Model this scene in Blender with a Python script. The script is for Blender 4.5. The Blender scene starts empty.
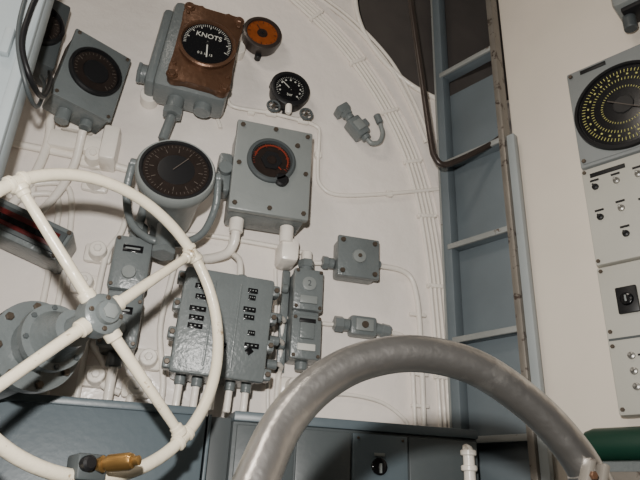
import bpy, bmesh, math, random
from mathutils import Vector, Matrix, Euler
random.seed(4)
# ------------------------------------------------------------ materials
def mat(name,col,rough=.5,metal=0.,var=.08,scale=8.,bump=.0,bscale=60.,chip=None,chipamt=.0,coat=0.,spec=.5,cscale=28,stretch=None):
    m=bpy.data.materials.new(name); m.use_nodes=True
    nt=m.node_tree; N=nt.nodes; Lk=nt.links
    b=N['Principled BSDF']
    b.inputs['Roughness'].default_value=rough; b.inputs['Metallic'].default_value=metal
    b.inputs['Coat Weight'].default_value=coat; b.inputs['Specular IOR Level'].default_value=spec
    tc=N.new('ShaderNodeTexCoord')
    n=N.new('ShaderNodeTexNoise'); n.inputs['Scale'].default_value=scale; n.inputs['Detail'].default_value=5
    src=tc.outputs['Object']
    if stretch:
        mp=N.new('ShaderNodeMapping'); mp.inputs['Scale'].default_value=stretch; Lk.new(src,mp.inputs['Vector']); Lk.new(mp.outputs['Vector'],n.inputs['Vector'])
    else: Lk.new(src,n.inputs['Vector'])
    mx=N.new('ShaderNodeMix'); mx.data_type='RGBA'
    mx.inputs[6].default_value=(*[c*(1-var) for c in col],1); mx.inputs[7].default_value=(*[min(1,c*(1+var)) for c in col],1)
    Lk.new(n.outputs['Fac'],mx.inputs[0])
    out=mx.outputs[2]
    if chip:
        n2=N.new('ShaderNodeTexNoise'); n2.inputs['Scale'].default_value=cscale; n2.inputs['Detail'].default_value=8; n2.inputs['Roughness'].default_value=.65
        Lk.new(tc.outputs['Object'],n2.inputs['Vector'])
        cr=N.new('ShaderNodeValToRGB'); cr.color_ramp.elements[0].position=.62-chipamt; cr.color_ramp.elements[1].position=.67-chipamt
        Lk.new(n2.outputs['Fac'],cr.inputs['Fac'])
        m2=N.new('ShaderNodeMix'); m2.data_type='RGBA'; m2.inputs[7].default_value=(*chip,1)
        Lk.new(cr.outputs['Color'],m2.inputs[0]); Lk.new(out,m2.inputs[6]); out=m2.outputs[2]
    Lk.new(out,b.inputs['Base Color'])
    if bump:
        nb=N.new('ShaderNodeTexNoise'); nb.inputs['Scale'].default_value=bscale; nb.inputs['Detail'].default_value=4
        Lk.new(tc.outputs['Object'],nb.inputs['Vector'])
        bp=N.new('ShaderNodeBump'); bp.inputs['Strength'].default_value=bump; bp.inputs['Distance'].default_value=.01
        Lk.new(nb.outputs['Fac'],bp.inputs['Height']); Lk.new(bp.outputs['Normal'],b.inputs['Normal'])
    return m
WH=mat('white_wall_paint',(.79,.73,.675),.27,var=.06,scale=3,bump=.75,bscale=12,chip=(.55,.46,.36),chipamt=-.09,cscale=9)
WHS=mat('white_column_paint',(.74,.67,.58),.42,var=.13,scale=2.5,bump=.2,bscale=9,chip=(.52,.40,.28),chipamt=-.07,cscale=5)
WHP=mat('white_pipe_paint',(.80,.745,.67),.27,var=.08,bump=.25,bscale=40)
CREAM=mat('cream_paint',(.74,.665,.52),.27,var=.14,bump=.2,bscale=50,chip=(.34,.25,.15),chipamt=-.02)
GR=mat('grey_hammer_paint',(.132,.149,.151),.30,var=.18,scale=12,bump=.22,bscale=80,chip=(.28,.30,.29),chipamt=-.075,cscale=40)
GRL=mat('grey_light_paint',(.20,.217,.213),.36,var=.1,scale=10,bump=.10)
GRD=mat('grey_dark_paint',(.06,.07,.073),.45,var=.12)
CAB=mat('cabinet_blue_grey',(.088,.115,.132),.38,var=.1,scale=4,bump=.05)
CABR=mat('cabinet_grey',(.066,.078,.082),.40,var=.1,scale=4,bump=.05)
LAD=mat('ladder_blue_grey',(.120,.145,.160),.45,var=.22,scale=6,chip=(.09,.07,.06),chipamt=-.10)
WORN=mat('worn_edge_metal',(.19,.172,.148),.40,metal=.3,var=.3,scale=14,chip=(.06,.043,.034),chipamt=.05)
RUNG=mat('rung_edge_paint',(.25,.26,.25),.42,metal=.1,var=.2,scale=14,chip=(.10,.075,.06),chipamt=-.015)
LBL=mat('pale_blue_paint',(.36,.41,.43),.5,var=.06,chip=(.25,.2,.15),chipamt=-.12)
STRIP=mat('pale_grey_paint',(.31,.34,.345),.5,var=.1,chip=(.2,.16,.12),chipamt=-.06)
BRZ=mat('bronze',(.12,.062,.036),.36,metal=.5,var=.45,scale=14,bump=.2,chip=(.24,.135,.075),chipamt=-.02,cscale=30)
BRS=mat('brass',(.50,.29,.10),.28,metal=.9,var=.3,scale=22,chip=(.16,.09,.04),chipamt=-.02)
BLK=mat('black_gloss_dial',(.007,.007,.008),.15,var=.1,spec=.3)
BLM=mat('black_matte',(.010,.010,.011),.42,spec=.3)
BRN=mat('dark_brown_pipe',(.045,.034,.029),.35,metal=.3,var=.3,scale=20)
DBR=mat('brown_dial_face',(.020,.015,.013),.16,var=.4,scale=30,spec=.35)
RED=mat('red_paint',(.20,.028,.013),.4,var=.15)
AMB=mat('amber_dial_face',(.20,.050,.011),.2,var=.5,scale=30,spec=.4)
DRED=mat('dark_red',(.09,.008,.008),.3)
MARK=mat('dial_marking',(.50,.50,.46),.6,var=.02)
DIMM=mat('dial_marking_faded',(.085,.07,.058),.6,var=.1)
YEL=mat('dial_yellow_marking',(.46,.44,.14),.6,var=.02)
ALU=mat('worn_aluminium',(.50,.48,.46),.30,metal=.96,var=.22,scale=10,bump=.12,bscale=60,chip=(.64,.615,.585),chipamt=.06,cscale=9)
HATCH=mat('hatch_dull_metal',(.30,.285,.265),.36,metal=.35,var=.5,scale=3,bump=.4,bscale=7)
HRIM=mat('hatch_dark_seal',(.09,.08,.075),.4,metal=.3,var=.3)
PAN=mat('instrument_panel_ivory',(.46,.45,.40),.5,var=.05,bump=.03)
PANG=mat('instrument_panel_grey',(.22,.235,.235),.5,var=.06)
GRN=mat('green_cover',(.006,.035,.021),.4,var=.15)
STEEL=mat('bolt_steel',(.35,.34,.32),.35,metal=.8,var=.2)
FLR=mat('floor_lino',(.10,.10,.09),.5,var=.2,bump=.1)
CEIL=mat('ceiling_dark_paint',(.13,.135,.13),.6,var=.3,scale=2)
BOLT=mat('bolt_tarnished',(.10,.08,.062),.4,metal=.5,var=.3)

# ------------------------------------------------------------ builder
def catmull(pts,n=8,closed=False):
    P=[Vector(p) for p in pts]
    if len(P)<3: return P
    out=[]
    m=len(P)
    rng=range(m) if closed else range(m-1)
    for i in rng:
        if closed: a,b,c,d=P[(i-1)%m],P[i],P[(i+1)%m],P[(i+2)%m]
        else:
            b,c=P[i],P[i+1]; a=P[i-1] if i>0 else 2*b-c; d=P[i+2] if i+2<m else 2*c-b
        for k in range(n):
            t=k/n
            out.append(.5*((2*b)+(c-a)*t+(2*a-5*b+4*c-d)*t*t+(3*b-a-3*c+d)*t**3))
    if not closed: out.append(P[-1])
    return out
class B:
    def __init__(s,name,M=None):
        s.name=name; s.bm=bmesh.new(); s.mats=[]; s.M=M or Matrix.Identity(4)
    def idx(s,m):
        if m not in s.mats: s.mats.append(m)
        return s.mats.index(m)
    def _add(s,t,m,M=None):
        i=s.idx(m)
        bmesh.ops.recalc_face_normals(t,faces=t.faces)
        if M is not None: bmesh.ops.transform(t,matrix=M,verts=t.verts)
        for f in t.faces: f.material_index=i; f.smooth=True
        me=bpy.data.meshes.new('tmp'); t.to_mesh(me); t.free(); s.bm.from_mesh(me); bpy.data.meshes.remove(me)
        return s
    def box(s,c,size,m,bev=.004,rot=(0,0,0)):
        t=bmesh.new(); bmesh.ops.create_cube(t,size=1)
        bmesh.ops.scale(t,vec=size,verts=t.verts)
        if bev: bmesh.ops.bevel(t,geom=list(t.edges),offset=min(bev,min(size)*.45),segments=2,affect='EDGES',profile=.5)
        return s._add(t,m,Matrix.Translation(c)@Euler(rot).to_matrix().to_4x4())
    def bx(s,x0,x1,y0,y1,z0,z1,m,bev=.004):
        return s.box(((x0+x1)/2,(y0+y1)/2,(z0+z1)/2),(abs(x1-x0),abs(y1-y0),abs(z1-z0)),m,bev)
    def prism(s,pts,y0,y1,m,bev=.003):
        t=bmesh.new(); a=[t.verts.new((x,y0,z)) for x,z in pts]; b=[t.verts.new((x,y1,z)) for x,z in pts]
        t.faces.new(a); t.faces.new(b[::-1]); n=len(pts)
        for i in range(n): t.faces.new((a[i],b[i],b[(i+1)%n],a[(i+1)%n]))
        if bev:
            es=[e for e in t.edges if abs(e.verts[0].co.y-y0)<1e-6 and abs(e.verts[1].co.y-y0)<1e-6]
            bmesh.ops.bevel(t,geom=es,offset=bev,segments=2,affect='EDGES',profile=.5)
        return s._add(t,m)
    def lathe(s,o,ax,prof,m,seg=32):
        o=Vector(o); ax=Vector(ax).normalized()
        q=Vector((0,0,1)).rotation_difference(ax).to_matrix().to_4x4()
        t=bmesh.new(); rings=[]
        for h,r in prof:
            if r<1e-5: rings.append([t.verts.new((0,0,h))])
            else: rings.append([t.verts.new((r*math.cos(2*math.pi*k/seg),r*math.sin(2*math.pi*k/seg),h)) for k in range(seg)])
        for A,C in zip(rings,rings[1:]):
            for k in range(seg):
                k2=(k+1)%seg
                if len(A)==1 and len(C)==1: continue
                if len(A)==1: t.faces.new((A[0],C[k],C[k2]))
                elif len(C)==1: t.faces.new((A[k],A[k2],C[0]))
                else: t.faces.new((A[k],A[k2],C[k2],C[k]))
        if len(rings[0])>1: t.faces.new(rings[0][::-1])
        if len(rings[-1])>1: t.faces.new(rings[-1])
        return s._add(t,m,Matrix.Translation(o)@q)
    def cyl(s,p0,p1,r,m,r2=None,seg=20):
        p0=Vector(p0);p1=Vector(p1);L=(p1-p0).length; r2=r if r2 is None else r2
        c=min(.0025,r*.3,L*.3)
        return s.lathe(p0,p1-p0,[(0,r-c),(c,r),(L-c,r2),(L,r2-c)],m,seg)
    def tube(s,pts,r,m,seg=10,n=8,closed=False,smooth=True):
        P=catmull(pts,n,closed) if smooth else [Vector(p) for p in pts]
        t=bmesh.new(); rings=[]; N=len(P); up=None
        for i,p in enumerate(P):
            if closed: T=(P[(i+1)%N]-P[(i-1)%N]).normalized()
            else: T=(P[min(i+1,N-1)]-P[max(i-1,0)]).normalized()
            if up is None:
                up=Vector((0,0,1)) if abs(T.z)<.9 else Vector((1,0,0))
            up=(up-T*up.dot(T)).normalized(); w=T.cross(up)
            rr=r(i/(N-1)) if callable(r) else r
            rings.append([t.verts.new(p+rr*(math.cos(2*math.pi*k/seg)*up+math.sin(2*math.pi*k/seg)*w)) for k in range(seg)])
        pairs=list(zip(rings,rings[1:]))+([(rings[-1],rings[0])] if closed else [])
        for A,C in pairs:
            for k in range(seg):
                k2=(k+1)%seg; t.faces.new((A[k],A[k2],C[k2],C[k]))
        if not closed: t.faces.new(rings[0][::-1]); t.faces.new(rings[-1])
        return s._add(t,m)
    def bolt(s,p,r,m,ax=(0,-1,0),h=None):
        h=h or r*.7
        return s.lathe(p,ax,[(0,r),(h,r),(h+r*.2,r*.8)],m,6)
    def text(s,txt,c,size,m,rotz=0):
        cu=bpy.data.curves.new('t','FONT'); cu.body=txt; cu.size=size; cu.align_x='CENTER'; cu.align_y='CENTER'; cu.extrude=.0004
        o=bpy.data.objects.new('t',cu); bpy.context.collection.objects.link(o)
        bpy.context.view_layer.update()
        me=bpy.data.meshes.new_from_object(o.evaluated_get(bpy.context.evaluated_depsgraph_get()))
        t=bmesh.new(); t.from_mesh(me); bpy.data.objects.remove(o); bpy.data.meshes.remove(me)
        return s._add(t,m,Matrix.Translation(c)@Matrix.Rotation(rotz,4,'Y')@Matrix.Rotation(math.pi/2,4,'X'))
    def ticks(s,c,r0,r1,n,m,a0=0,a1=2*math.pi,w=.0015):
        for i in range(n):
            a=a0+(a1-a0)*i/n; rm=(r0+r1)/2
            s.box((c[0]+rm*math.cos(a),c[1],c[2]+rm*math.sin(a)),(abs(r1-r0),.001,w),m,0,(0,-a,0))
    def done(s):
        me=bpy.data.meshes.new(s.name); s.bm.to_mesh(me); s.bm.free()
        for m in s.mats: me.materials.append(m)
        me.set_sharp_from_angle(angle=math.radians(38))
        o=bpy.data.objects.new(s.name,me); bpy.context.collection.objects.link(o); o.matrix_world=s.M
        return o
Y=1.8
# ------------------------------------------------------------ room shell
HC=(1.05,3.26); HR=.44
b=B('wall_back'); t=bmesh.new()
vs=[t.verts.new((x,Y,z)) for x,z in((-1.5,0),(2.6,0),(2.6,4),(-1.5,4))]
es=[t.edges.new((vs[i],vs[(i+1)%4])) for i in range(4)]
cv=[t.verts.new((HC[0]+HR*math.cos(2*math.pi*k/64),Y,HC[1]+HR*math.sin(2*math.pi*k/64))) for k in range(64)]
es+=[t.edges.new((cv[i],cv[(i+1)%64])) for i in range(64)]
bmesh.ops.triangle_fill(t,edges=es,use_beauty=True)
b._add(t,WH); b.done()
b=B('floor'); b.bx(-1.5,2.6,-1.5,1.98,-.06,0,FLR,0); b.done()
b=B('ceiling'); b.bx(-1.5,2.6,-1.5,1.98,4.0,4.06,CEIL,0); b.done()
b=B('wall_left'); b.bx(-1.56,-1.5,-1.5,1.98,0,4,WH,0); b.done()
b=B('wall_rear'); b.bx(-1.5,2.6,-1.56,-1.5,0,4,CEIL,0); b.done()
MS=Matrix(((.5,.866,0,1.12),(-.866,.5,0,1.55),(0,0,1,0),(0,0,0,1)))
b=B('wall_right',MS); b.bx(.0,3.4,0,.06,0,4,WHS,.01); b.done()
# hatch
b=B('round_hatch'); 
b.lathe((HC[0],Y-.004,HC[1]),(0,1,0),[(0,HR+.006),(0,HR-.012),(.012,HR-.02),(.05,HR-.03)],HRIM,64)
b.lathe((HC[0],Y+.04,HC[1]),(0,1,0),[(0,HR-.02),(.0,HR-.035),(.06,HR-.10),(.10,.24),(.12,.1),(.125,0)],HATCH,64)
b.tube([(HC[0]+(HR+.006)*math.cos(a*math.pi/16),Y-.008,HC[1]+(HR+.006)*math.sin(a*math.pi/16)) for a in range(32)],.010,WHP,closed=True,n=3)
b.tube([(HC[0]+(.3)*math.cos(a*math.pi/16),Y+.118,HC[1]+(.3)*math.sin(a*math.pi/16)) for a in range(32)],.010,HATCH,closed=True,n=3)
b.done()
# raised bulkhead ring + cable bundle
arc=[(.0,3.32),(.18,3.25),(.33,3.15),(.52,2.99),(.67,2.80),(.785,2.59),(.85,2.39),(.89,2.15),(.91,1.86),(.92,1.53)]
def off(path,d,y):
    C=catmull([(x,0,z) for x,z in path],4); out=[]
    for i,p in enumerate(C):
        T=(C[min(i+1,len(C)-1)]-C[max(i-1,0)]).normalized()
        nrm=Vector((-T.z,0,T.x))
        out.append((p.x+nrm.x*d,y,p.z+nrm.z*d))
    return out
b=B('trim_1')   # curved bulkhead flange
o1=off(arc,.075,Y-.012); o2=off(arc,.10,Y-.012)
t=bmesh.new(); R=[]
for A,C in zip(o1[:-8],o2[:-8]):
    R.append([t.verts.new(v) for v in ((A[0],Y+.001,A[2]),A,C,(C[0],Y+.001,C[2]))])
for A,C in zip(R,R[1:]):
    for k in range(3): t.faces.new((A[k],A[k+1],C[k+1],C[k]))
b._add(t,WH); b.done()
b=B('cable_bundle')
for k,d in enumerate((0,.016,.032,.048)):
    b.tube(off(arc,d,Y-.010),.0065,WHP,seg=8,n=2)
outer=[(.30,3.29),(.45,3.19),(.59,3.10),(.74,2.95),(.84,2.77),(.905,2.60)]
b.tube(off(outer,0,Y-.009),.008,WHP,seg=8,n=2); b.tube(off(outer,.022,Y-.009),.007,WHP,seg=8,n=2)
A0=off(arc,.024,Y-.011)
for i in range(2,len(A0)-1,4):
    p=A0[i]; q=A0[i+1]; ang=math.atan2(q[2]-p[2],q[0]-p[0])
    b.box(p,(.014,.02,.075),WHP,.003,(0,-ang,0))
    for sgn in(-1,1):
        nx,nz=-math.sin(ang),math.cos(ang)
        b.bolt((p[0]+nx*sgn*.032,Y-.020,p[2]+nz*sgn*.032),.005,WHP)
b.done()
# ------------------------------------------------------------ cabinet
b=B('low_cabinet')
b.bx(-1.4,.165,1.6,1.795,0,1.51,CAB,.004)
b.bx(-1.4,.165,1.592,1.6,1.495,1.515,CAB,.003)
b.bx(.165,.235,1.64,1.795,0,1.50,GRD,.002)
b.bx(.17,.178,1.6,1.64,0,1.5,CAB,.001)
b.bx(.235,.94,1.61,1.795,0,1.49,CABR,.003)
b.bx(.235,.94,1.60,1.795,1.49,1.515,CAB,.003)
b.bx(.245,.40,1.602,1.61,.9,1.482,CABR,.003)
b.bx(.405,.555,1.602,1.61,.9,1.482,CABR,.003)
b.bx(.56,.72,1.600,1.61,.9,1.482,CAB,.004)
b.bx(.725,.935,1.602,1.61,.9,1.482,CABR,.003)
b.lathe((.635,1.600,1.40),(0,-1,0),[(0,.022),(.006,.022),(.008,.018)],BLK,24)
b.box((.635,1.588,1.395),(.005,.012,.024),GRL,.001)
b.box((.635,1.596,1.43),(.03,.004,.008),GRL,.0005)
for x in (.575,.705): 
    b.bolt((x,1.60,1.47),.004,BOLT); b.bolt((x,1.60,1.30),.004,BOLT)
b.done()
# ------------------------------------------------------------ gauges
def dial(b,c,r,face,rim,rimw=.012,depth=.05,bezel=.012,n=36,mk=MARK,needle=True,nang=.8,a0=-.7,a1=3.9,body=None):
    x,y,z=c
    b.lathe((x,y+depth,z),(0,-1,0),[(0,r*.9),(0.004,r+rimw*.6),(depth-.004,r+rimw),(depth+bezel*.6,r+rimw),(depth+bezel,r+rimw*.5),(depth+bezel,r),(depth+.001,r*.97),(depth,0)],rim,40)
    b.lathe((x,y,z),(0,-1,0),[(0,r*.96),(.002,r*.955),(.002,0)],face,40)
    if n: 
        b.ticks((x,y-.003,z),r*.80,r*.9,n,mk,a0,a1,w=r*.016); b.ticks((x,y-.003,z),r*.72,r*.9,max(4,n//5),mk,a0,a1,w=r*.03)
    if needle:
        b.box((x+r*.28*math.cos(nang),y-.005,z+r*.28*math.sin(nang)),(r*.75,.0015,r*.05),mk,0,(0,-nang,0))
        b.lathe((x,y-.003,z),(0,-1,0),[(0,r*.09),(.005,r*.07)],BLM,12)
b=B('small_red_gauge'); dial(b,(.225,1.74,2.895),.060,AMB,BRN,.013,.05,.01,16,DBR,True,2.2,0,6.28)
b.lathe((.225,1.738,2.895),(0,-1,0),[(.0,.020),(.003,.018)],DBR,20)
for k in range(3):
    a=k*2.09+.5; b.cyl((.225+.075*math.cos(a),1.798,2.895+.075*math.sin(a)),(.225+.075*math.cos(a),1.77,2.895+.075*math.sin(a)),.012,BLM)
b.done()
b=B('small_pressure_gauge'); dial(b,(.345,1.74,2.67),.058,BLK,BLM,.015,.05,.012,30,MARK,True,2.4,-.8,3.94)
b.text('bar',(.345,1.737,2.645),.016,MARK); b.ticks((.345,1.737,2.67),.036,.041,10,MARK,-.8,3.94,.006)
b.lathe((.345,1.74,2.60),(0,0,-1),[(0,.012),(.03,.012),(.035,.008)],WHP,12)
for k in range(3):
    a=k*2.09+.5; b.cyl((.345+.068*math.cos(a),1.798,2.67+.068*math.sin(a)),(.345+.068*math.cos(a),1.77,2.67+.068*math.sin(a)),.011,BLM)
b.done()
# bronze speed gauge
M=Matrix.Translation((.031,1.62,2.675))@Matrix.Rotation(math.radians(4),4,'Y')
b=B('bronze_speed_gauge',M)
pl=[]
for k in range(72):
    a=2*math.pi*k/72; c,s_=math.cos(a),math.sin(a)
    rr=.098/max(abs(c)**6+abs(s_)**6,1e-9)**(1/6)
    rr*=1+.10*max(0,math.cos(4*(a-math.pi/4)))**2
    pl.append((rr*c,rr*s_*1.62))
b.prism(pl[::-1],0,.03,BRZ,.006)
dial(b,(0,-.012,0.0),.086,BLK,BRZ,.010,.02,.010,40,MARK,True,-1.45,-.3,3.44)
b.text('KNOTS',(0,-.0155,.030),.026,MARK); b.text('0 5 10 15',(0,-.0155,-.045),.013,MARK)
for x in(-.085,.085):
    for z in(-.145,.145): b.bolt((x,0,z),.012,BRZ); b.lathe((x,.0,z),(0,-1,0),[(0,.019),(.004,.017)],BRZ,20)
    b.bolt((x*1.02,0,0.12),.007,BRZ); b.bolt((x*1.02,0,-.1),.007,BRZ)
b.bx(-.14,.10,.03,.15,-.175,.19,GR,.02)
b.bx(-.17,-.13,.05,.17,-.16,.16,GR,.015)
b.cyl((-.19,.10,-.10),(-.11,.10,-.10),.032,GR); b.cyl((-.20,.10,-.10),(-.188,.10,-.10),.038,GR,seg=6)
b.cyl((-.06,.09,-.17),(-.06,.09,-.22),.028,GR); b.cyl((-.06,.09,-.215),(-.06,.09,-.24),.034,GR,seg=6)
b.cyl((-.06,.09,-.24),(-.07,.10,-.33),.016,GR)
b.cyl((.03,.09,-.17),(.03,.09,-.2),.03,GR)
for x,z in((-.15,.15),(-.15,-.15),(.1,.15)): b.cyl((x,.179,z),(x,.13,z),.03,WHP)
b.done()
# left square dial box (turned toward the room)
M=Matrix.Translation((-.296,1.650,2.49))@Matrix.Rotation(math.radians(24),4,'Z')@Matrix.Rotation(math.radians(5),4,'Y')
b=B('square_dial_indicator',M)
b.bx(-.088,.088,0,.11,-.125,.125,GR,.008)
b.bx(-.093,.093,-.006,.006,-.13,.13,GR,.005)
dial(b,(0.002,-.008,.01),.072,DBR,BLM,.010,.01,.014,24,DIMM,False)
b.lathe((.002,-.012,.01),(0,-1,0),[(0,.04),(.003,.038)],BLM,30)
for x in(-.08,.08):
    for z in(-.117,.117): b.bolt((x,-.006,z),.006,BOLT)
b.cyl((-.03,.06,-.125),(-.03,.06,-.165),.022,GR); b.cyl((.04,.06,-.125),(.04,.06,-.15),.02,GR)
b.done()
b=B('mounting_bracket'); b.bx(-.40,-.2,1.75,1.799,2.28,2.34,WHP,.01); b.bx(-.24,-.19,1.7,1.799,2.24,2.36,WHP,.01); b.bx(-.38,-.28,1.77,1.799,2.36,2.60,WHP,.008); b.done()
M=Matrix.Translation((-.47,1.6,2.60))@Matrix.Rotation(math.radians(24),4,'Z')
b=B('square_dial_indicator',M)
b.bx(-.10,.075,0,.12,-.13,.12,GRD,.008); dial(b,(0,-.004,.0),.062,DBR,BLM,.012,.01,.014,20,DIMM,False)
b.cyl((0,.06,-.13),(0,.06,-.17),.022,GR)
b.done()
# big round gauge
M=Matrix.Translation((-.004,1.50,2.122))@Matrix.Rotation(math.radians(-9),4,'X')
b=B('large_round_gauge',M)
b.lathe((0,.0,0),(0,1,0),[(-.008,.094),(-.012,.096),(-.014,.104),(-.006,.109),(.02,.108),(.035,.100),(.11,.080),(.20,.070),(.24,.066)],GRL,48)
b.lathe((0,-.008,0),(0,-1,0),[(0,.0995),(.0065,.0995),(.0065,.092),(.002,.090),(.002,0)],BLM,48)
b.lathe((0,-.0102,0),(0,-1,0),[(0,.089),(.001,.088),(.001,0)],DBR,48)
b.ticks((0,-.0118,0),.076,.083,48,DIMM,0,6.28,.001); b.ticks((0,-.0118,0),.06,.072,12,DIMM,0,6.28,.0015)
b.lathe((0,-.0112,0),(0,-1,0),[(0,.05),(.001,.05),(.0015,.047)],BLM,40)
b.box((.01,-.0145,.02),(.06,.001,.002),DIMM,0,(0,-.9,0))
b.tube([(-.118,.02,.02),(-.122,.06,-.05),(-.10,.12,-.105),(-.05,.16,-.125),(.0,.17,-.13)],.011,GR)
b.tube([(.118,.02,.02),(.122,.06,-.05),(.10,.12,-.105),(.05,.16,-.125),(.0,.17,-.13)],.011,GR)
b.cyl((-.125,.02,.02),(-.10,.02,.02),.014,GR); b.cyl((.10,.02,.02),(.125,.02,.02),.014,GR)
b.cyl((0,.17,-.05),(0,.17,-.16),.03,GR); b.cyl((0,.17,-.15),(0,.17,-.17),.036,GR,seg=6)
b.bx(-.05,.05,.2,.27,-.06,.04,GR,.01)
b.done()
# square instrument box with dial
b=B('gauge_box')
b.bx(.165,.405,1.64,1.77,2.105,2.415,GR,.01)
b.bx(.16,.41,1.62,1.645,2.10,2.42,GRL,.006)
dial(b,(.278,1.618,2.285),.066,DBR,GRD,.012,.004,.014,28,RED,True,-.7,-.5,3.6)
b.lathe((.278,1.614,2.285),(0,-1,0),[(0,.035),(.003,.034)],BLM,6)
b.lathe((.278,1.610,2.285),(0,-1,0),[(0,.016),(.004,.013)],DBR,16)
b.tube([(.278+.053*math.cos(a*.3-.3),1.613,2.285+.053*math.sin(a*.3-.3)) for a in range(12)],.0025,RED,seg=6,n=2)
b.lathe((.315,1.62,2.222),(0,-1,0),[(0,.022),(.012,.022),(.016,.017)],BLM,20)
b.lathe((.36,1.62,2.36),(0,-1,0),[(0,.009),(.006,.007)],BOLT,14)
for x in(.178,.392):
    for z in(2.12,2.26,2.40): b.bolt((x,1.62,z),.008,BOLT)
b.bolt((.285,1.62,2.12),.008,BOLT); b.bolt((.285,1.62,2.405),.008,BOLT)
b.bx(.12,.165,1.67,1.74,2.18,2.32,GR,.012); b.cyl((.142,1.66,2.25),(.142,1.64,2.25),.022,GR)
for x in(.19,.38):
    for z in(2.14,2.39): b.cyl((x,1.798,z),(x,1.76,z),.022,WHP)
b.cyl((.20,1.70,2.105),(.20,1.70,2.06),.022,WHP)
b.tube([(.20,1.70,2.07),(.20,1.71,2.03),(.185,1.73,2.00),(.15,1.76,1.99),(.12,1.785,1.99)],.015,WHP)
b.cyl((.36,1.70,2.105),(.36,1.70,2.05),.022,WHP); b.bx(.345,.405,1.69,1.799,1.99,2.07,WHP,.015)
b.done()
# thin pipe with 2 little handwheel valves
b=B('valve_pipe')
b.tube([(.13,1.78,2.60),(.16,1.78,2.575),(.29,1.78,2.58),(.41,1.78,2.575),(.465,1.785,2.565),(.475,1.785,2.53),(.475,1.785,2.38),(.49,1.785,2.325),(.55,1.785,2.30),(.70,1.785,2.33),(.95,1.785,2.40)],.007,WHP)
for x,z in((.29,2.58),(.41,2.575)):
    b.cyl((x-.02,1.78,z),(x+.02,1.78,z),.012,WHP); b.cyl((x,1.78,z),(x,1.735,z),.006,GR)
    b.tube([(x+.022*math.cos(k*math.pi/6),1.735,z+.022*math.sin(k*math.pi/6)) for k in range(12)],.004,GRD,seg=8,closed=True,n=3)
    for k in range(4):
        a=k*math.pi/2+.3; b.cyl((x,1.735,z),(x+.022*math.cos(a),1.735,z+.022*math.sin(a)),.0028,GRD,seg=8)
    b.lathe((x,1.742,z),(0,-1,0),[(0,.007),(.012,.006)],BOLT,10)
for x in (.22,.475,.75): b.box((x,1.79,2.575 if x<.4 else (2.45 if x<.5 else 2.345)),(.025,.018,.025),WHP,.004)
b.done()
M=Matrix.Translation((.61,1.76,2.585))@Matrix.Rotation(math.radians(48),4,'Y')
b=B('cable_gland_fitting',M)
b.bx(-.035,.045,-.02,.035,-.028,.028,GR,.008); b.bx(-.015,.025,-.026,-.018,-.018,.018,GRL,.003)
b.cyl((-.035,0,0),(-.055,0,0),.018,GR); b.cyl((-.052,0,0),(-.072,0,0),.024,GR,seg=6); b.bx(-.10,-.068,-.018,.035,-.026,.026,GR,.006)
b.cyl((.045,0,0),(.062,0,0),.018,GR)
b.bx(-.01,.02,-.01,.035,.028,.05,GR,.004)
b.tube([(.06,0,0),(.085,.0,.005),(.095,.0,.035),(.075,.0,.07),(.04,0,.09)],.009,GRL)
b.cyl((.035,0,.093),(.0,0,.105),.014,GR)
b.done()
b=B('small_junction_box')
b.bx(.545,.68,1.735,1.799,1.983,2.115,GR,.010); b.bx(.54,.685,1.72,1.738,1.978,2.12,GR,.006)
b.lathe((.612,1.72,2.05),(0,-1,0),[(0,.024),(.008,.022),(.010,.014)],GRL,24); b.bolt((.612,1.71,2.05),.007,BOLT)
for x in(.557,.668):
    for z in(1.995,2.103): b.lathe((x,1.72,z),(0,-1,0),[(0,.009),(.006,.007)],BOLT,12)
b.cyl((.54,1.765,2.03),(.515,1.765,2.03),.018,GR); b.cyl((.52,1.765,2.03),(.50,1.765,2.03),.023,GR,seg=6)
b.cyl((.685,1.765,2.05),(.705,1.765,2.05),.014,GR)
b.done()
b=B('conduit_run')
b.tube([(.50,1.775,2.03),(.46,1.78,2.03),(.44,1.785,2.06),(.30,1.785,2.07),(.10,1.785,2.07),(-.02,1.785,2.04)],.008,WHP)
b.tube([(.705,1.77,2.05),(.78,1.78,2.05),(.825,1.785,2.03),(.845,1.785,1.97),(.855,1.785,1.85),(.86,1.785,1.52)],.009,WHP)
b.tube([(.74,1.78,1.825),(.79,1.785,1.82),(.82,1.785,1.78),(.83,1.785,1.52)],.007,WHP)
b.tube([(.35,1.785,1.99),(.36,1.785,1.85),(.35,1.785,1.7),(.36,1.785,1.52)],.006,WHP)
b.tube([(.55,1.785,1.83),(.51,1.785,1.83),(.44,1.79,1.84),(.34,1.785,1.82)],.007,WHP)
b.tube([(.10,1.785,2.72),(.10,1.785,2.55),(.12,1.785,2.48)],.007,WHP)
b.tube([(.52,1.79,1.60),(.60,1.79,1.615),(.72,1.79,1.60),(.80,1.79,1.55),(.80,1.79,1.52)],.006,WHP)
for z in(1.9,1.7,1.6): b.box((.85,1.79,z),(.06,.018,.012),WHP,.003)
b.done()
b=B('double_switch_box')
b.bx(.40,.485,1.72,1.799,1.69,1.975,GR,.008)
for z0,z1 in((1.69,1.825),(1.84,1.975)):
    b.bx(.395,.49,1.70,1.73,z0,z1,GR,.008)
    for x in(.405,.48):
        for z in(z0+.01,z1-.01): b.bolt((x,1.70,z),.006,BOLT)
b.lathe((.443,1.70,1.925),(0,-1,0),[(0,.022),(.004,.022),(.005,.019)],GRL,24); b.text('2',(.443,1.694,1.925),.026,GRD)
b.bx(.415,.47,1.692,1.70,1.86,1.885,GRL,.003); b.bx(.415,.47,1.694,1.70,1.715,1.735,MARK,.001)
b.bx(.42,.465,1.692,1.70,1.75,1.80,GR,.004); b.bx(.418,.468,1.693,1.70,1.80,1.812,BLM,.001)
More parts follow.
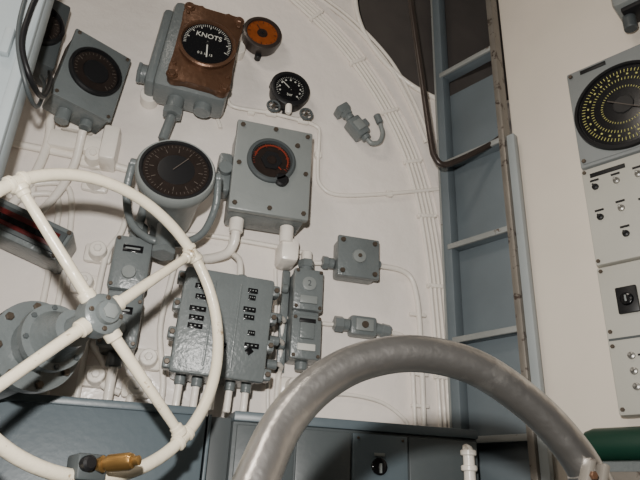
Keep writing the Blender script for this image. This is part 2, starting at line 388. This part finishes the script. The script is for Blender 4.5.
b.cyl((.443,1.75,1.975),(.443,1.75,2.0),.02,GR); b.cyl((.443,1.75,1.995),(.443,1.75,2.02),.027,GR,seg=6); b.cyl((.443,1.75,2.02),(.443,1.75,2.05),.018,WHP)
for z in(1.74,1.92): b.cyl((.39,1.76,z),(.37,1.76,z),.014,GR)
b.bx(.375,.40,1.78,1.799,1.66,1.99,GR,.004)
b.cyl((.443,1.75,1.69),(.443,1.75,1.665),.02,GR)
b.done()
b=B('inline_cable_gland')
b.bx(.60,.69,1.75,1.799,1.797,1.862,GR,.01); b.bx(.615,.675,1.742,1.752,1.81,1.85,GRL,.004)
b.cyl((.60,1.772,1.83),(.575,1.772,1.83),.02,GR); b.cyl((.58,1.772,1.83),(.55,1.772,1.83),.026,GR,seg=6)
b.cyl((.69,1.772,1.83),(.72,1.772,1.825),.02,GR); b.cyl((.71,1.772,1.827),(.74,1.772,1.823),.024,GR,seg=6)
b.lathe((.645,1.742,1.83),(0,-1,0),[(0,.012),(.006,.010)],BOLT,12)
b.done()
M=Matrix.Translation((.185,1.6,1.74))@Matrix.Rotation(math.radians(2),4,'Y')
b=B('large_junction_box',M)
b.bx(-.118,.118,.02,.18,-.135,.14,GR,.012)
b.bx(-.127,.127,0,.028,-.145,.150,GR,.010)
b.bx(-.045,-.038,-.003,.002,-.12,.12,GR,.002); b.bx(.028,.034,-.003,.002,-.12,.12,GR,.002)
for z in(-.12,-.04,.04,.12):
    for s_ in(-1,1):
        b.bx(s_*.120,s_*.145,.005,.05,z-.016,z+.016,GR,.006); b.bolt((s_*.134,.005,z),.008,BOLT)
for i,(x,z,w) in enumerate([(-.075,.095,.04),(-.075,.065,.03),(-.078,.03,.045),(-.078,.005,.04),(-.078,-.018,.04),(.065,.105,.028),(.065,.085,.02),(.062,.05,.035),(.063,.028,.03),(.075,-.015,.02),(.08,-.05,.04),(.0,-.06,.025)]):
    b.box((x,-.003,z),(w,.006,.014),BLK,.001)
    for k in range(3): b.box((x+(k-1)*w*.28,-.007,z),(w*.12,.001,.003),GRL,0)
for x,z in((-.015,-.045),(.075,-.065)): b.box((x,-.004,z),(.018,.004,.018),BLK,.001,(0,.785,0))
for i in range(5):
    b.cyl((-.09+i*.045,.07,-.135),(-.09+i*.045,.07,-.165),.015,GR); b.cyl((-.09+i*.045,.07,-.16),(-.09+i*.045,.07,-.222),.010,WHP)
for x in(-.08,.04): b.cyl((x,.08,.14),(x,.08,.175),.016,GR)
for z in(-.07,.0,.07): b.cyl((.118,.1,z),(.175,.1,z),.014,GR); 
b.done()
b=B('conduit_run')
b.tube([(.105,1.68,1.91),(.10,1.70,1.96),(.06,1.74,2.0),(.02,1.78,2.03)],.012,WHP); 
b.tube([(.225,1.68,1.91),(.22,1.70,1.97),(.20,1.76,2.02),(.20,1.785,2.10)],.010,WHP)
for z in(1.67,1.74,1.81): b.tube([(.35,1.70,z),(.38,1.74,z),(.385,1.785,z-.02),(.38,1.785,1.52)],.007,WHP)
b.done()
b=B('vertical_switch_box')
b.bx(-.135,-.04,1.68,1.79,1.66,1.99,GR,.010)
for z0,z1 in((1.66,1.80),(1.82,1.98)):
    b.bx(-.14,-.035,1.655,1.69,z0,z1,GR,.010)
    for x in(-.13,-.045):
        for z in(z0+.012,z1-.012): b.bolt((x,1.655,z),.006,BOLT)
    b.bx(-.115,-.06,1.650,1.656,z1-.05,z1-.03,BLK,.001); b.bx(-.108,-.068,1.6485,1.650,z1-.043,z1-.038,GRL,0)
    b.lathe((-.088,1.655,z0+.05),(0,-1,0),[(0,.02),(.008,.018)],GRL,20)
b.cyl((-.088,1.73,1.99),(-.088,1.73,2.03),.022,GR); b.cyl((-.088,1.73,2.02),(-.088,1.73,2.05),.028,GR,seg=6)
b.cyl((-.088,1.73,2.05),(-.07,1.74,2.22),.014,GR)
b.cyl((-.088,1.73,1.66),(-.088,1.73,1.62),.022,GR); b.cyl((-.088,1.73,1.625),(-.088,1.73,1.515),.013,WHP)
b.done()
M=Matrix.Translation((-.36,1.66,1.955))@Matrix.Rotation(math.radians(19),4,'Y')
b=B('strip_indicator',M)
b.bx(-.16,.10,0,.13,-.05,.05,GR,.01); b.bx(-.15,.09,-.006,.004,-.034,.034,GRD,.003)
b.bx(-.14,.075,-.009,-.005,-.022,.022,DRED,.001); b.bx(-.14,.075,-.011,-.008,-.010,.006,BLK,0)
for x in(-.145,.09): b.bolt((x,0,.038),.007,BOLT); b.bolt((x,0,-.038),.007,BOLT)
b.done()
b=B('mounting_lugs')
for (x,z) in((-.24,2.19),(-.19,1.96),(-.13,1.60),(.0,1.66),(-.26,2.27),(.07,2.30),(-.02,1.58),(-.3,1.75),(.43,1.62),(-.21,1.86),(-.44,2.12)):
    b.cyl((x,1.798,z),(x,1.74,z),.03,WHP,r2=.024); b.bx(x-.04,x+.04,1.775,1.799,z-.03,z+.03,WHP,.012); b.bolt((x,1.742,z),.012,WHP)
b.done()
b=B('conduit_run')
b.tube([(-.42,1.76,2.45),(-.40,1.77,2.30),(-.42,1.77,2.15),(-.48,1.77,2.02),(-.55,1.77,1.95)],.014,WHP)
b.tube([(-.30,1.72,2.33),(-.31,1.76,2.22),(-.35,1.77,2.1),(-.42,1.775,1.99)],.013,WHP)
b.tube([(-.13,1.775,2.14),(-.135,1.775,2.04),(-.165,1.775,1.96),(-.17,1.775,1.80),(-.17,1.775,1.52)],.009,WHP)
b.tube([(-.03,1.735,2.35),(-.035,1.77,2.28),(-.08,1.78,2.25),(-.30,1.78,2.27),(-.6,1.78,2.28)],.012,WHP)
b.tube([(-.01,1.775,1.60),(-.03,1.775,1.55),(-.03,1.775,1.515)],.012,WHP)
b.tube([(.04,1.77,1.99),(.03,1.775,1.9),(.02,1.775,1.75),(.05,1.775,1.6),(.05,1.775,1.515)],.009,WHP)
b.tube([(-.3,1.785,1.75),(-.2,1.785,1.72),(-.12,1.78,1.64),(-.11,1.775,1.58),(-.06,1.77,1.56)],.010,WHP)
b.tube([(-.62,1.785,2.16),(-.45,1.785,2.15),(-.34,1.785,2.17),(-.30,1.785,2.13),(-.28,1.785,2.0),(-.27,1.785,1.8),(-.27,1.785,1.53)],.009,WHP)
b.tube([(-.62,1.785,2.12),(-.46,1.785,2.11),(-.36,1.785,2.13),(-.33,1.785,2.10),(-.32,1.785,2.0),(-.31,1.785,1.8),(-.31,1.785,1.53)],.009,WHP)
b.done()
# ------------------------------------------------------------ handwheel
nrm=Vector((.55,-.82,.12)).normalized(); tx=Vector((0,0,1)).cross(nrm); tx.normalize()
if tx.x<0: tx=-tx
vz=nrm.cross(tx); 
if vz.z<0: vz=-vz
MW=Matrix(((tx.x,-nrm.x,vz.x,-.101),(tx.y,-nrm.y,vz.y,1.187),(tx.z,-nrm.z,vz.z,1.614),(0,0,0,1)))
b=B('valve_handwheel',MW)   # local -y faces the room
RW=.293; OX,OZ=.006,.003
b.tube([(RW*math.cos(k*math.pi/16)+OX,0,RW*math.sin(k*math.pi/16)+OZ) for k in range(32)],.0125,CREAM,seg=14,n=4,closed=True)
for k in range(4):
    a=math.pi/4+k*math.pi/2; c,s_=math.cos(a),math.sin(a)
    b.tube([(.03*c,0,.03*s_),(.15*c,-.004,.15*s_),(RW*c+OX,0,RW*s_+OZ)],lambda t:.0125-.003*t,CREAM,seg=12)
    for rr,w in((.269,.013),(.279,.016)): b.cyl(((rr-.006)*c+OX,0,(rr-.006)*s_+OZ),((rr+.008)*c+OX,0,(rr+.008)*s_+OZ),w,CREAM)
    for da in(-.05,.05):
        a2=a+da; p=Vector((RW*math.cos(a2)+OX,0,RW*math.sin(a2)+OZ)); T=Vector((-math.sin(a2),0,math.cos(a2)))
        b.cyl(p-T*.006,p+T*.006,.0165,CREAM)
    b.cyl((.035*c,0,.035*s_),(.055*c,0,.055*s_),.017,CREAM)
b.lathe((0,.03,0),(0,-1,0),[(0,.03),(.01,.040),(.045,.040),(.05,.034),(.052,.024),(.062,.022),(.064,.016)],GR,32)
b.lathe((0,-.03,0),(0,-1,0),[(0,.016),(.008,.016),(.01,.01)],GRL,6)
for k in range(4):
    a=k*math.pi/2; b.bolt((.031*math.cos(a),-.02,.031*math.sin(a)),.005,BOLT)
gx,gz=.018,-RW+.018
b.bx(gx-.035,gx+.022,-.02,.02,gz-.022,gz+.022,GRD,.006)
b.lathe((gx,-.02,gz+.004),(.45,-1,.0),[(0,.010),(.012,.014),(.015,.010),(.022,.010),(.024,.0145),(.062,.0145),(.068,.012),(.070,.008),(.080,.008),(.082,0)],BRS,24)
b.lathe((gx-.02,-.012,gz+.004),(0,-1,0),[(0,.013),(.02,.013),(.024,.009)],BLM,16)
b.lathe((0,.03,0),(0,1,0),[(0,.022),(.06,.022),(.062,.038),(.10,.042),(.13,.055),(.132,.07),(.15,.07),(.152,.058),(.20,.058),(.202,.098),(.225,.098),(.227,.078),(.40,.078),(.405,.07)],GR,40)
for k in range(8):
    a=k*math.pi/4+.2; b.bolt((.084*math.cos(a),.232,.084*math.sin(a)),.009,BOLT)
    b.bolt((.062*math.cos(a),.162,.062*math.sin(a)),.006,GRD)
b.done()
b=B('gearbox_bracket'); b.bx(-.46,-.28,1.55,1.798,1.52,1.66,GR,.02); b.bx(-.50,-.24,1.77,1.799,1.52,1.70,WHP,.02); b.done()
# ------------------------------------------------------------ left locker plate & hose
b=B('locker_door'); b.bx(-.75,-.35,1.2,1.26,0,3.3,LBL,.008); b.bx(-.375,-.352,1.185,1.205,0,3.3,LBL,.004)
for z in(.6,1.4,2.2,2.9): b.box((-.40,1.19,z),(.02,.02,.07),LBL,.004)
b.done()
b=B('rubber_hose')
b.tube([(-.352,1.17,2.60),(-.356,1.165,2.40),(-.365,1.16,2.27),(-.362,1.165,2.18),(-.335,1.20,2.12),(-.33,1.30,2.15),(-.36,1.45,2.30),(-.40,1.58,2.42)],.0065,BLM)
b.tube([(-.385,1.17,2.60),(-.385,1.165,2.35),(-.375,1.165,2.20),(-.340,1.20,2.10),(-.335,1.30,2.12),(-.37,1.45,2.28),(-.42,1.58,2.40)],.005,GRD)
b.done()
# ------------------------------------------------------------ ladder
ex=Vector((.115,-.225,0)); Wd=ex.length-.008; ex.normalize()
ML=Matrix(((ex.x,-ex.y,0,.965),(ex.y,ex.x,0,1.752),(0,0,1,0),(0,0,0,1)))
b=B('ladder',ML)
b.bx(-.022,.014,-.012,.035,0,3.9,LAD,.004); b.bx(-.026,-.018,-.016,.0,0,3.9,RUNG,.001)
b.bx(Wd-.012,Wd+.012,-.02,.03,0,3.9,WORN,.006)
b.bx(Wd+.012,Wd+.04,-.006,.02,0,2.5,STRIP,.003)
b.bx(.0,Wd,.035,.041,0,2.82,LAD,.001)
for z in(.5,.84,1.17,1.50,1.815,2.15,2.49,2.90):
    b.bx(.0,Wd,-.012,.042,z-.008,z+.008,LAD,.002); b.bx(.0,Wd,-.018,-.006,z-.012,z+.008,RUNG,.003)
b.done()
b=B('grab_rail'); b.tube([(.745,1.6,3.9),(.755,1.6,3.3),(.765,1.6,3.10),(.80,1.6,2.75),(.828,1.6,2.47),(.84,1.6,2.41),(.87,1.6,2.385),(.93,1.60,2.415),(1.04,1.575,2.485),(1.075,1.54,2.51)],.011,BRN,seg=14); b.done()
b=B('white_standpipe'); X=.885
b.tube([(X,1.565,1.30),(X,1.565,1.44),(X-.01,1.565,1.455)],.016,WHP); 
for z in(1.36,1.40,1.44): b.cyl((X,1.565,z),(X,1.565,z+.015),.022,WHP)
b.cyl((X,1.565,0),(X,1.565,1.31),.014,WHP); b.done()
# ------------------------------------------------------------ right instrument racks
def MSf(): return MS.copy()
b=B('radar_dial_panel',MSf())
b.bx(.235,.62,-.06,-.001,2.275,2.635,PANG,.006)
b.bx(.245,.61,-.064,-.058,2.285,2.60,PANG,.004)
c=(.39,-.066,2.435); R_=.135
b.lathe(c,(0,-1,0),[(0,R_+.012),(.012,R_+.010),(.014,R_),(.006,R_-.002),(.006,0)],BLM,56)
b.lathe((c[0],c[1]-.0065,c[2]),(0,-1,0),[(0,R_-.004),(.001,R_-.004),(.001,0)],BLK,56)
for r0,r1,n in((.112,.122,72),(.086,.094,60),(.059,.065,48)): b.ticks((c[0],c[1]-.0085,c[2]),r0,r1,n,YEL,0,6.2832,.0018)
for k in range(24):
    a=k*math.pi/12; b.box((c[0]+.104*math.cos(a),c[1]-.0085,c[2]+.104*math.sin(a)),(.005,.001,.006),YEL,0,(0,-a,0))
b.lathe((c[0],c[1]-.008,c[2]),(0,-1,0),[(0,.03),(.003,.028)],BLM,30)
b.box((c[0],c[1]-.012,c[2]+.0),(.1,.001,.003),DIMM,0,(0,.6,0))
for x in(.25,.605):
    for z in(2.295,2.615): b.bolt((x,-.064,z),.007,BOLT)
b.box((.32,-.062,2.617),(.08,.003,.014),BLM,.001); b.done()
b=B('switch_panel',MSf())
b.bx(.235,.62,-.062,-.001,1.955,2.268,PAN,.006)
for x in(.245,.61):
    for z in(1.967,2.256): b.bolt((x,-.062,z),.006,BOLT)
for i,(x,z) in enumerate([(.27,2.2),(.33,2.2),(.39,2.2),(.27,2.1),(.33,2.11),(.39,2.1),(.33,2.03),(.47,2.2),(.47,2.1),(.53,2.03)]):
    b.lathe((x,-.062,z),(0,-1,0),[(0,.010),(.006,.009),(.008,.004),(.022,.003),(.024,0)],STEEL if i%3 else BLM,14)
    b.box((x,-.063,z+.022),(.025,.002,.006),BLM,0)
b.box((.31,-.063,2.24),(.1,.002,.014),BLM,.0005); b.box((.44,-.063,2.01),(.05,.002,.02),BLM,.0005)
b.lathe((.40,-.062,2.02),(0,-1,0),[(0,.018),(.012,.016),(.014,.01)],BLM,20); b.done()
b=B('control_panel',MSf())
b.bx(.235,.62,-.062,-.001,1.54,1.948,PAN,.006); b.bx(.24,.615,-.064,-.06,1.735,1.741,GRD,0)
b.box((.305,-.066,1.84),(.055,.01,.075),BLM,.004); b.lathe((.305,-.07,1.84),(0,-1,0),[(0,.018),(.01,.016),(.012,.01)],BLK,24); b.box((.305,-.083,1.84),(.005,.004,.018),GRL,.001)
for z in(1.69,1.65,1.61):
    b.lathe((.29,-.062,z),(0,-1,0),[(0,.010),(.006,.009),(.008,.004),(.02,.003)],STEEL,14); b.box((.315,-.063,z),(.018,.002,.005),BLM,0)
b.lathe((.34,-.062,1.60),(0,-1,0),[(0,.014),(.012,.012)],BLM,20)
for z in(1.84,1.65):
    b.box((.38,-.063,z+.03),(.05,.002,.012),BLM,0); b.lathe((.38,-.062,z-.01),(0,-1,0),[(0,.014),(.012,.012)],BLM,20)
    b.lathe((.45,-.062,z),(0,-1,0),[(0,.02),(.012,.018)],BLM,20)
for x in(.247,.61):
    for z in(1.555,1.72,1.76,1.935): b.bolt((x,-.062,z),.006,BOLT)
b.done()
b=B('green_bolster',MSf())
b.lathe((.15,-.09,1.468),(1,0,0),[(0,.02),(.008,.034),(.03,.041),(.41,.041),(.432,.034),(.44,.02)],GRN,28)
b.box((.34,-.09,1.468),(.02,.088,.086),GRD,.02)
b.done()
b=B('equipment_base',MSf()); b.bx(.12,.65,-.16,-.001,0,1.425,GR,.01); b.bx(.13,.64,-.165,-.158,1.2,1.40,WORN,.004); b.done()
b=B('overhead_lamp_housing',MSf()); b.bx(.42,.75,-.12,-.001,2.76,2.92,GRL,.02); b.bx(.44,.73,-.10,-.02,2.745,2.765,BLM,.005)
b.cyl((.45,-.06,2.75),(.45,-.06,2.70),.02,GRD); b.done()
# ------------------------------------------------------------ foreground rail
b=B('tubular_guard_rail')
pts=[(.03,.62,0),(.055,.64,.6),(.085,.67,1.08),(.112,.70,1.245),(.145,.735,1.335),(.18,.765,1.40),(.23,.78,1.452),(.29,.785,1.487),(.37,.785,1.505),(.46,.785,1.495),(.54,.785,1.455),(.60,.785,1.405),(.64,.785,1.345),(.655,.785,1.25),(.66,.785,1.0),(.66,.785,0)]
b.tube(pts,.0265,ALU,seg=28,n=8)
b.cyl((.634,.785,1.362),(.645,.785,1.335),.0295,ALU,seg=28); b.cyl((.650,.785,1.31),(.653,.785,1.285),.0305,WORN,seg=28)
b.box((.610,.757,1.352),(.010,.02,.05),WORN,.003,(0,.4,0)); b.box((.628,.752,1.345),(.010,.02,.05),WORN,.003,(0,.4,0)); b.bolt((.63,.742,1.335),.007,BRZ); b.bolt((.612,.746,1.352),.006,BRZ)
for x,y in((.03,.62),(.66,.785)): b.lathe((x,y,0),(0,0,1),[(0,.06),(.012,.06),(.016,.035),(.04,.033)],ALU,28)
b.done()
# ------------------------------------------------------------ lights
def area(name,loc,tgt,size,e,col=(1,1,1),sy=None):
    l=bpy.data.lights.new(name,'AREA'); l.energy=e; l.size=size; l.color=col
    if sy: l.shape='RECTANGLE'; l.size_y=sy
    o=bpy.data.objects.new(name,l); bpy.context.collection.objects.link(o); o.location=loc
    o.rotation_euler=(Vector(tgt)-Vector(loc)).to_track_quat('-Z','Y').to_euler()
area('flash',(-.07,.02,1.50),(.35,1.8,2.3),.04,33,(1,.965,.915))
area('ceiling_lamp',(-1.0,.1,3.85),(.2,1.2,1.5),.5,14,(1,.90,.78),.3)
area('room_fill',(-1.1,-.9,2.6),(.5,1.8,1.9),.6,5,(1,.93,.85))  # added fill light for the closed room, stands for no actual lamp
w=bpy.data.worlds.new('w'); bpy.context.scene.world=w; w.use_nodes=True; w.node_tree.nodes['Background'].inputs[0].default_value=(.6,.62,.65,1); w.node_tree.nodes['Background'].inputs[1].default_value=.2
# ------------------------------------------------------------ camera
f=Vector((.2445,.8817,.4035)).normalized(); r=Vector((.958,-.284,.040)); r=(r-f*r.dot(f)).normalized(); u=r.cross(f)
cd=bpy.data.cameras.new('camera'); cd.lens=33.75; cd.sensor_width=36; cd.clip_start=.01
co=bpy.data.objects.new('camera',cd); bpy.context.collection.objects.link(co)
co.matrix_world=Matrix(((r.x,u.x,-f.x,0),(r.y,u.y,-f.y,0),(r.z,u.z,-f.z,1.3),(0,0,0,1)))
bpy.context.scene.camera=co
